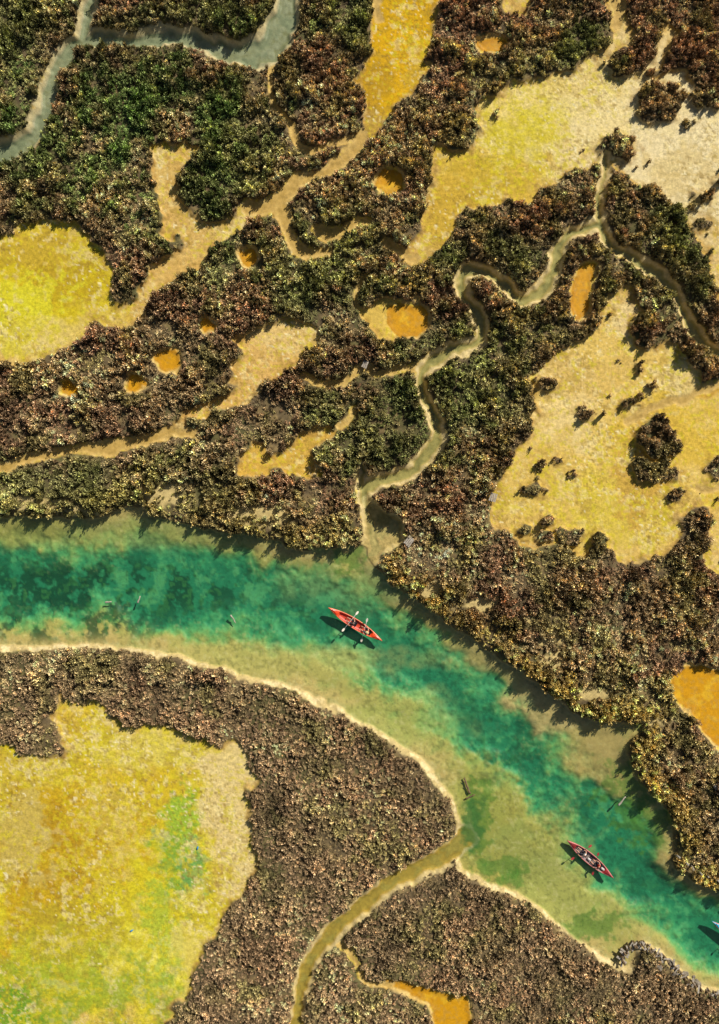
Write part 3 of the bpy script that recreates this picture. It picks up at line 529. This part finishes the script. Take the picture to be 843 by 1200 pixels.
log(273,726,.9,-1.0,.08,wood,WATER-.04,False); log(162,703,.7,1.2,.09,wood,WATER-.04,False); log(126,706,.6,.1,.09,wood,WATER-.04,False); log(730,940,1.1,.9,.10,wood,WATER+.02,False); log(548,922,1.6,1.9,.12,wood2,WATER-.02); log(552,935,1.0,.4,.08,wood2,WATER-.02)
def planks(x,y,ang,n=3,w=.5,h=.35):
    bm=bmesh.new()
    for i in range(n): bmesh.ops.create_cube(bm,size=1,matrix=Matrix.Translation((random.uniform(-.04,.04),(i-(n-1)/2)*.17,.02*i%.03))@Matrix.Rotation(random.uniform(-.06,.06),4,'Z')@Matrix.Diagonal((w,.14,.035,1)))
    for sx in (-.3,.3): bmesh.ops.create_cube(bm,size=1,matrix=Matrix.Translation((sx*w,0,-.05))@Matrix.Diagonal((.08,n*.17,.05,1)))
    for sx in (-.3,.3): bmesh.ops.create_cube(bm,size=1,matrix=Matrix.Translation((sx*w,0,-h/2-.08))@Matrix.Diagonal((.07,.07,h,1)))
    bmesh.ops.bevel(bm,geom=bm.edges[:],offset=.008,segments=1,affect='EDGES')
    bm_obj('wooden_platform',bm,[wood],(MX(x),MY(y),max(gz(x,y),0)+.5),ang)
planks(428,428,1.2,3,.7,.6); planks(479,634,.9,4,.9,.6); planks(577,583,1.3,4,.8,.55); planks(836,918,.4,3,.6,.6)
def post(x,y,h,tx,ty,r_=.07):
    bm=bmesh.new(); tube(bm,[(0,0,-.5),(tx*.5,ty*.5,h*.5),(tx,ty,h)],[r_,r_*.95,r_*.85],8); bm_obj('wooden_post',bm,[wood],(MX(x),MY(y),gz(x,y)))
for (x,y) in ((792,1002),(801,1008),(809,1012),(817,1019),(826,1022),(836,1028)): post(x,y,random.uniform(.5,.9),random.uniform(-.15,.15),random.uniform(-.15,.15),random.uniform(.06,.1))
st=bpy.data.objects.new('timber_jetty',None); link(st)
rp=catmull([(728,1126),(731,1114),(742,1106),(756,1106),(772,1117),(790,1131),(806,1147),(822,1158),(846,1166),(880,1188)],False,5)
bmA=bmesh.new(); bmB=bmesh.new()
for i,(x,y) in enumerate(rp):
    px,py=MX(x)+random.uniform(-.1,.1),MY(y)+random.uniform(-.1,.1)
    tube(bmA,[(px,py,-.9),(px+random.uniform(-.12,.12),py+random.uniform(-.12,.12),random.uniform(.2,.8))],[.09,.075],7)
    if i<len(rp)-1 and random.random()<.75:
        x2,y2=rp[i+1]; v=Vector((MX(x2)-px,MY(y2)-py,0)); nrm=Vector((-v.y,v.x,0)).normalized(); mid=Vector((px,py,random.uniform(.15,.4)))-nrm*random.uniform(-.1,.25)
        L2=random.uniform(.6,1.2); a_=math.atan2(nrm.y,nrm.x)+random.uniform(-1.1,1.1)
        bmesh.ops.create_cube(bmB,size=1,matrix=Matrix.Translation(mid)@Matrix.Rotation(a_,4,'Z')@Matrix.Rotation(random.uniform(-.15,.15),4,'Y')@Matrix.Diagonal((L2,random.uniform(.12,.2),.04,1)))
bmesh.ops.bevel(bmB,geom=bmB.edges[:],offset=.008,segments=1,affect='EDGES')
bm_obj('pile_row',bmA,[wood2],parent=st); bm_obj('deck_boards',bmB,[wood],parent=st)
def rockm(x,y,r_):
    bm=bmesh.new(); bmesh.ops.create_icosphere(bm,subdivisions=3,radius=1); sd=random.random()*50
    from mathutils import noise
    for v in bm.verts:
        n_=noise.noise(v.co*1.3+Vector((sd,0,0)))*.5+noise.noise(v.co*3+Vector((0,sd,0)))*.18; v.co*=1+n_; v.co=Vector((v.co.x*r_*1.2,v.co.y*r_,v.co.z*r_*.65))
    bm_obj('bank_rock',bm,[rock],(MX(x),MY(y),gz(x,y)+r_*.2),random.uniform(0,6))
for k in range(14):
    t=k/13; rockm(748+t*92+random.uniform(-6,6),1114+t*56+random.uniform(-6,8)-6*math.sin(t*3.1),random.uniform(.12,.3))
def bottle(x,y,ang):
    bm=bmesh.new(); tube(bm,[(-.16,0,0),(-.14,0,0),(.04,0,0),(.10,0,0),(.16,0,0)],[.06,.075,.075,.03,.028],10); bm_obj('plastic_bottle',bm,[blue],(MX(x),MY(y),gz(x,y)+.07),ang)
bottle(155,1090,.5); bottle(232,993,1.4)
# ------------------------------------------------------------------ light, sky, camera
el=math.radians(39); az=Vector((.62,.78)).normalized(); sdir=Vector((az.x*math.cos(el),az.y*math.cos(el),math.sin(el)))
sl=bpy.data.lights.new('sun','SUN'); sl.energy=5.0; sl.angle=math.radians(.5); sl.color=(1,.965,.90)
so_=bpy.data.objects.new('sun',sl); so_.rotation_mode='QUATERNION'; so_.rotation_quaternion=sdir.to_track_quat('Z','Y'); so_.location=sdir*80; link(so_)
w=bpy.data.worlds.new('World'); scene.world=w; w.use_nodes=True; nt=w.node_tree; bg=nt.nodes['Background']; sk=nt.nodes.new('ShaderNodeTexSky'); sk.sky_type='NISHITA'; sk.sun_disc=False; sk.sun_elevation=el; sk.sun_rotation=math.atan2(az.x,az.y)
nt.links.new(sk.outputs[0],bg.inputs['Color']); bg.inputs['Strength'].default_value=.055
H=72.0; cd=bpy.data.cameras.new('drone_camera'); cd.sensor_fit='VERTICAL'; cd.sensor_height=36; cd.lens=36*H/(1200*S); cd.clip_end=8000; cd.clip_start=.5
cam=link(bpy.data.objects.new('drone_camera',cd)); cam.location=(0,0,H); scene.camera=cam
scene.view_settings.view_transform='Standard'; scene.view_settings.look='None'; scene.view_settings.exposure=0
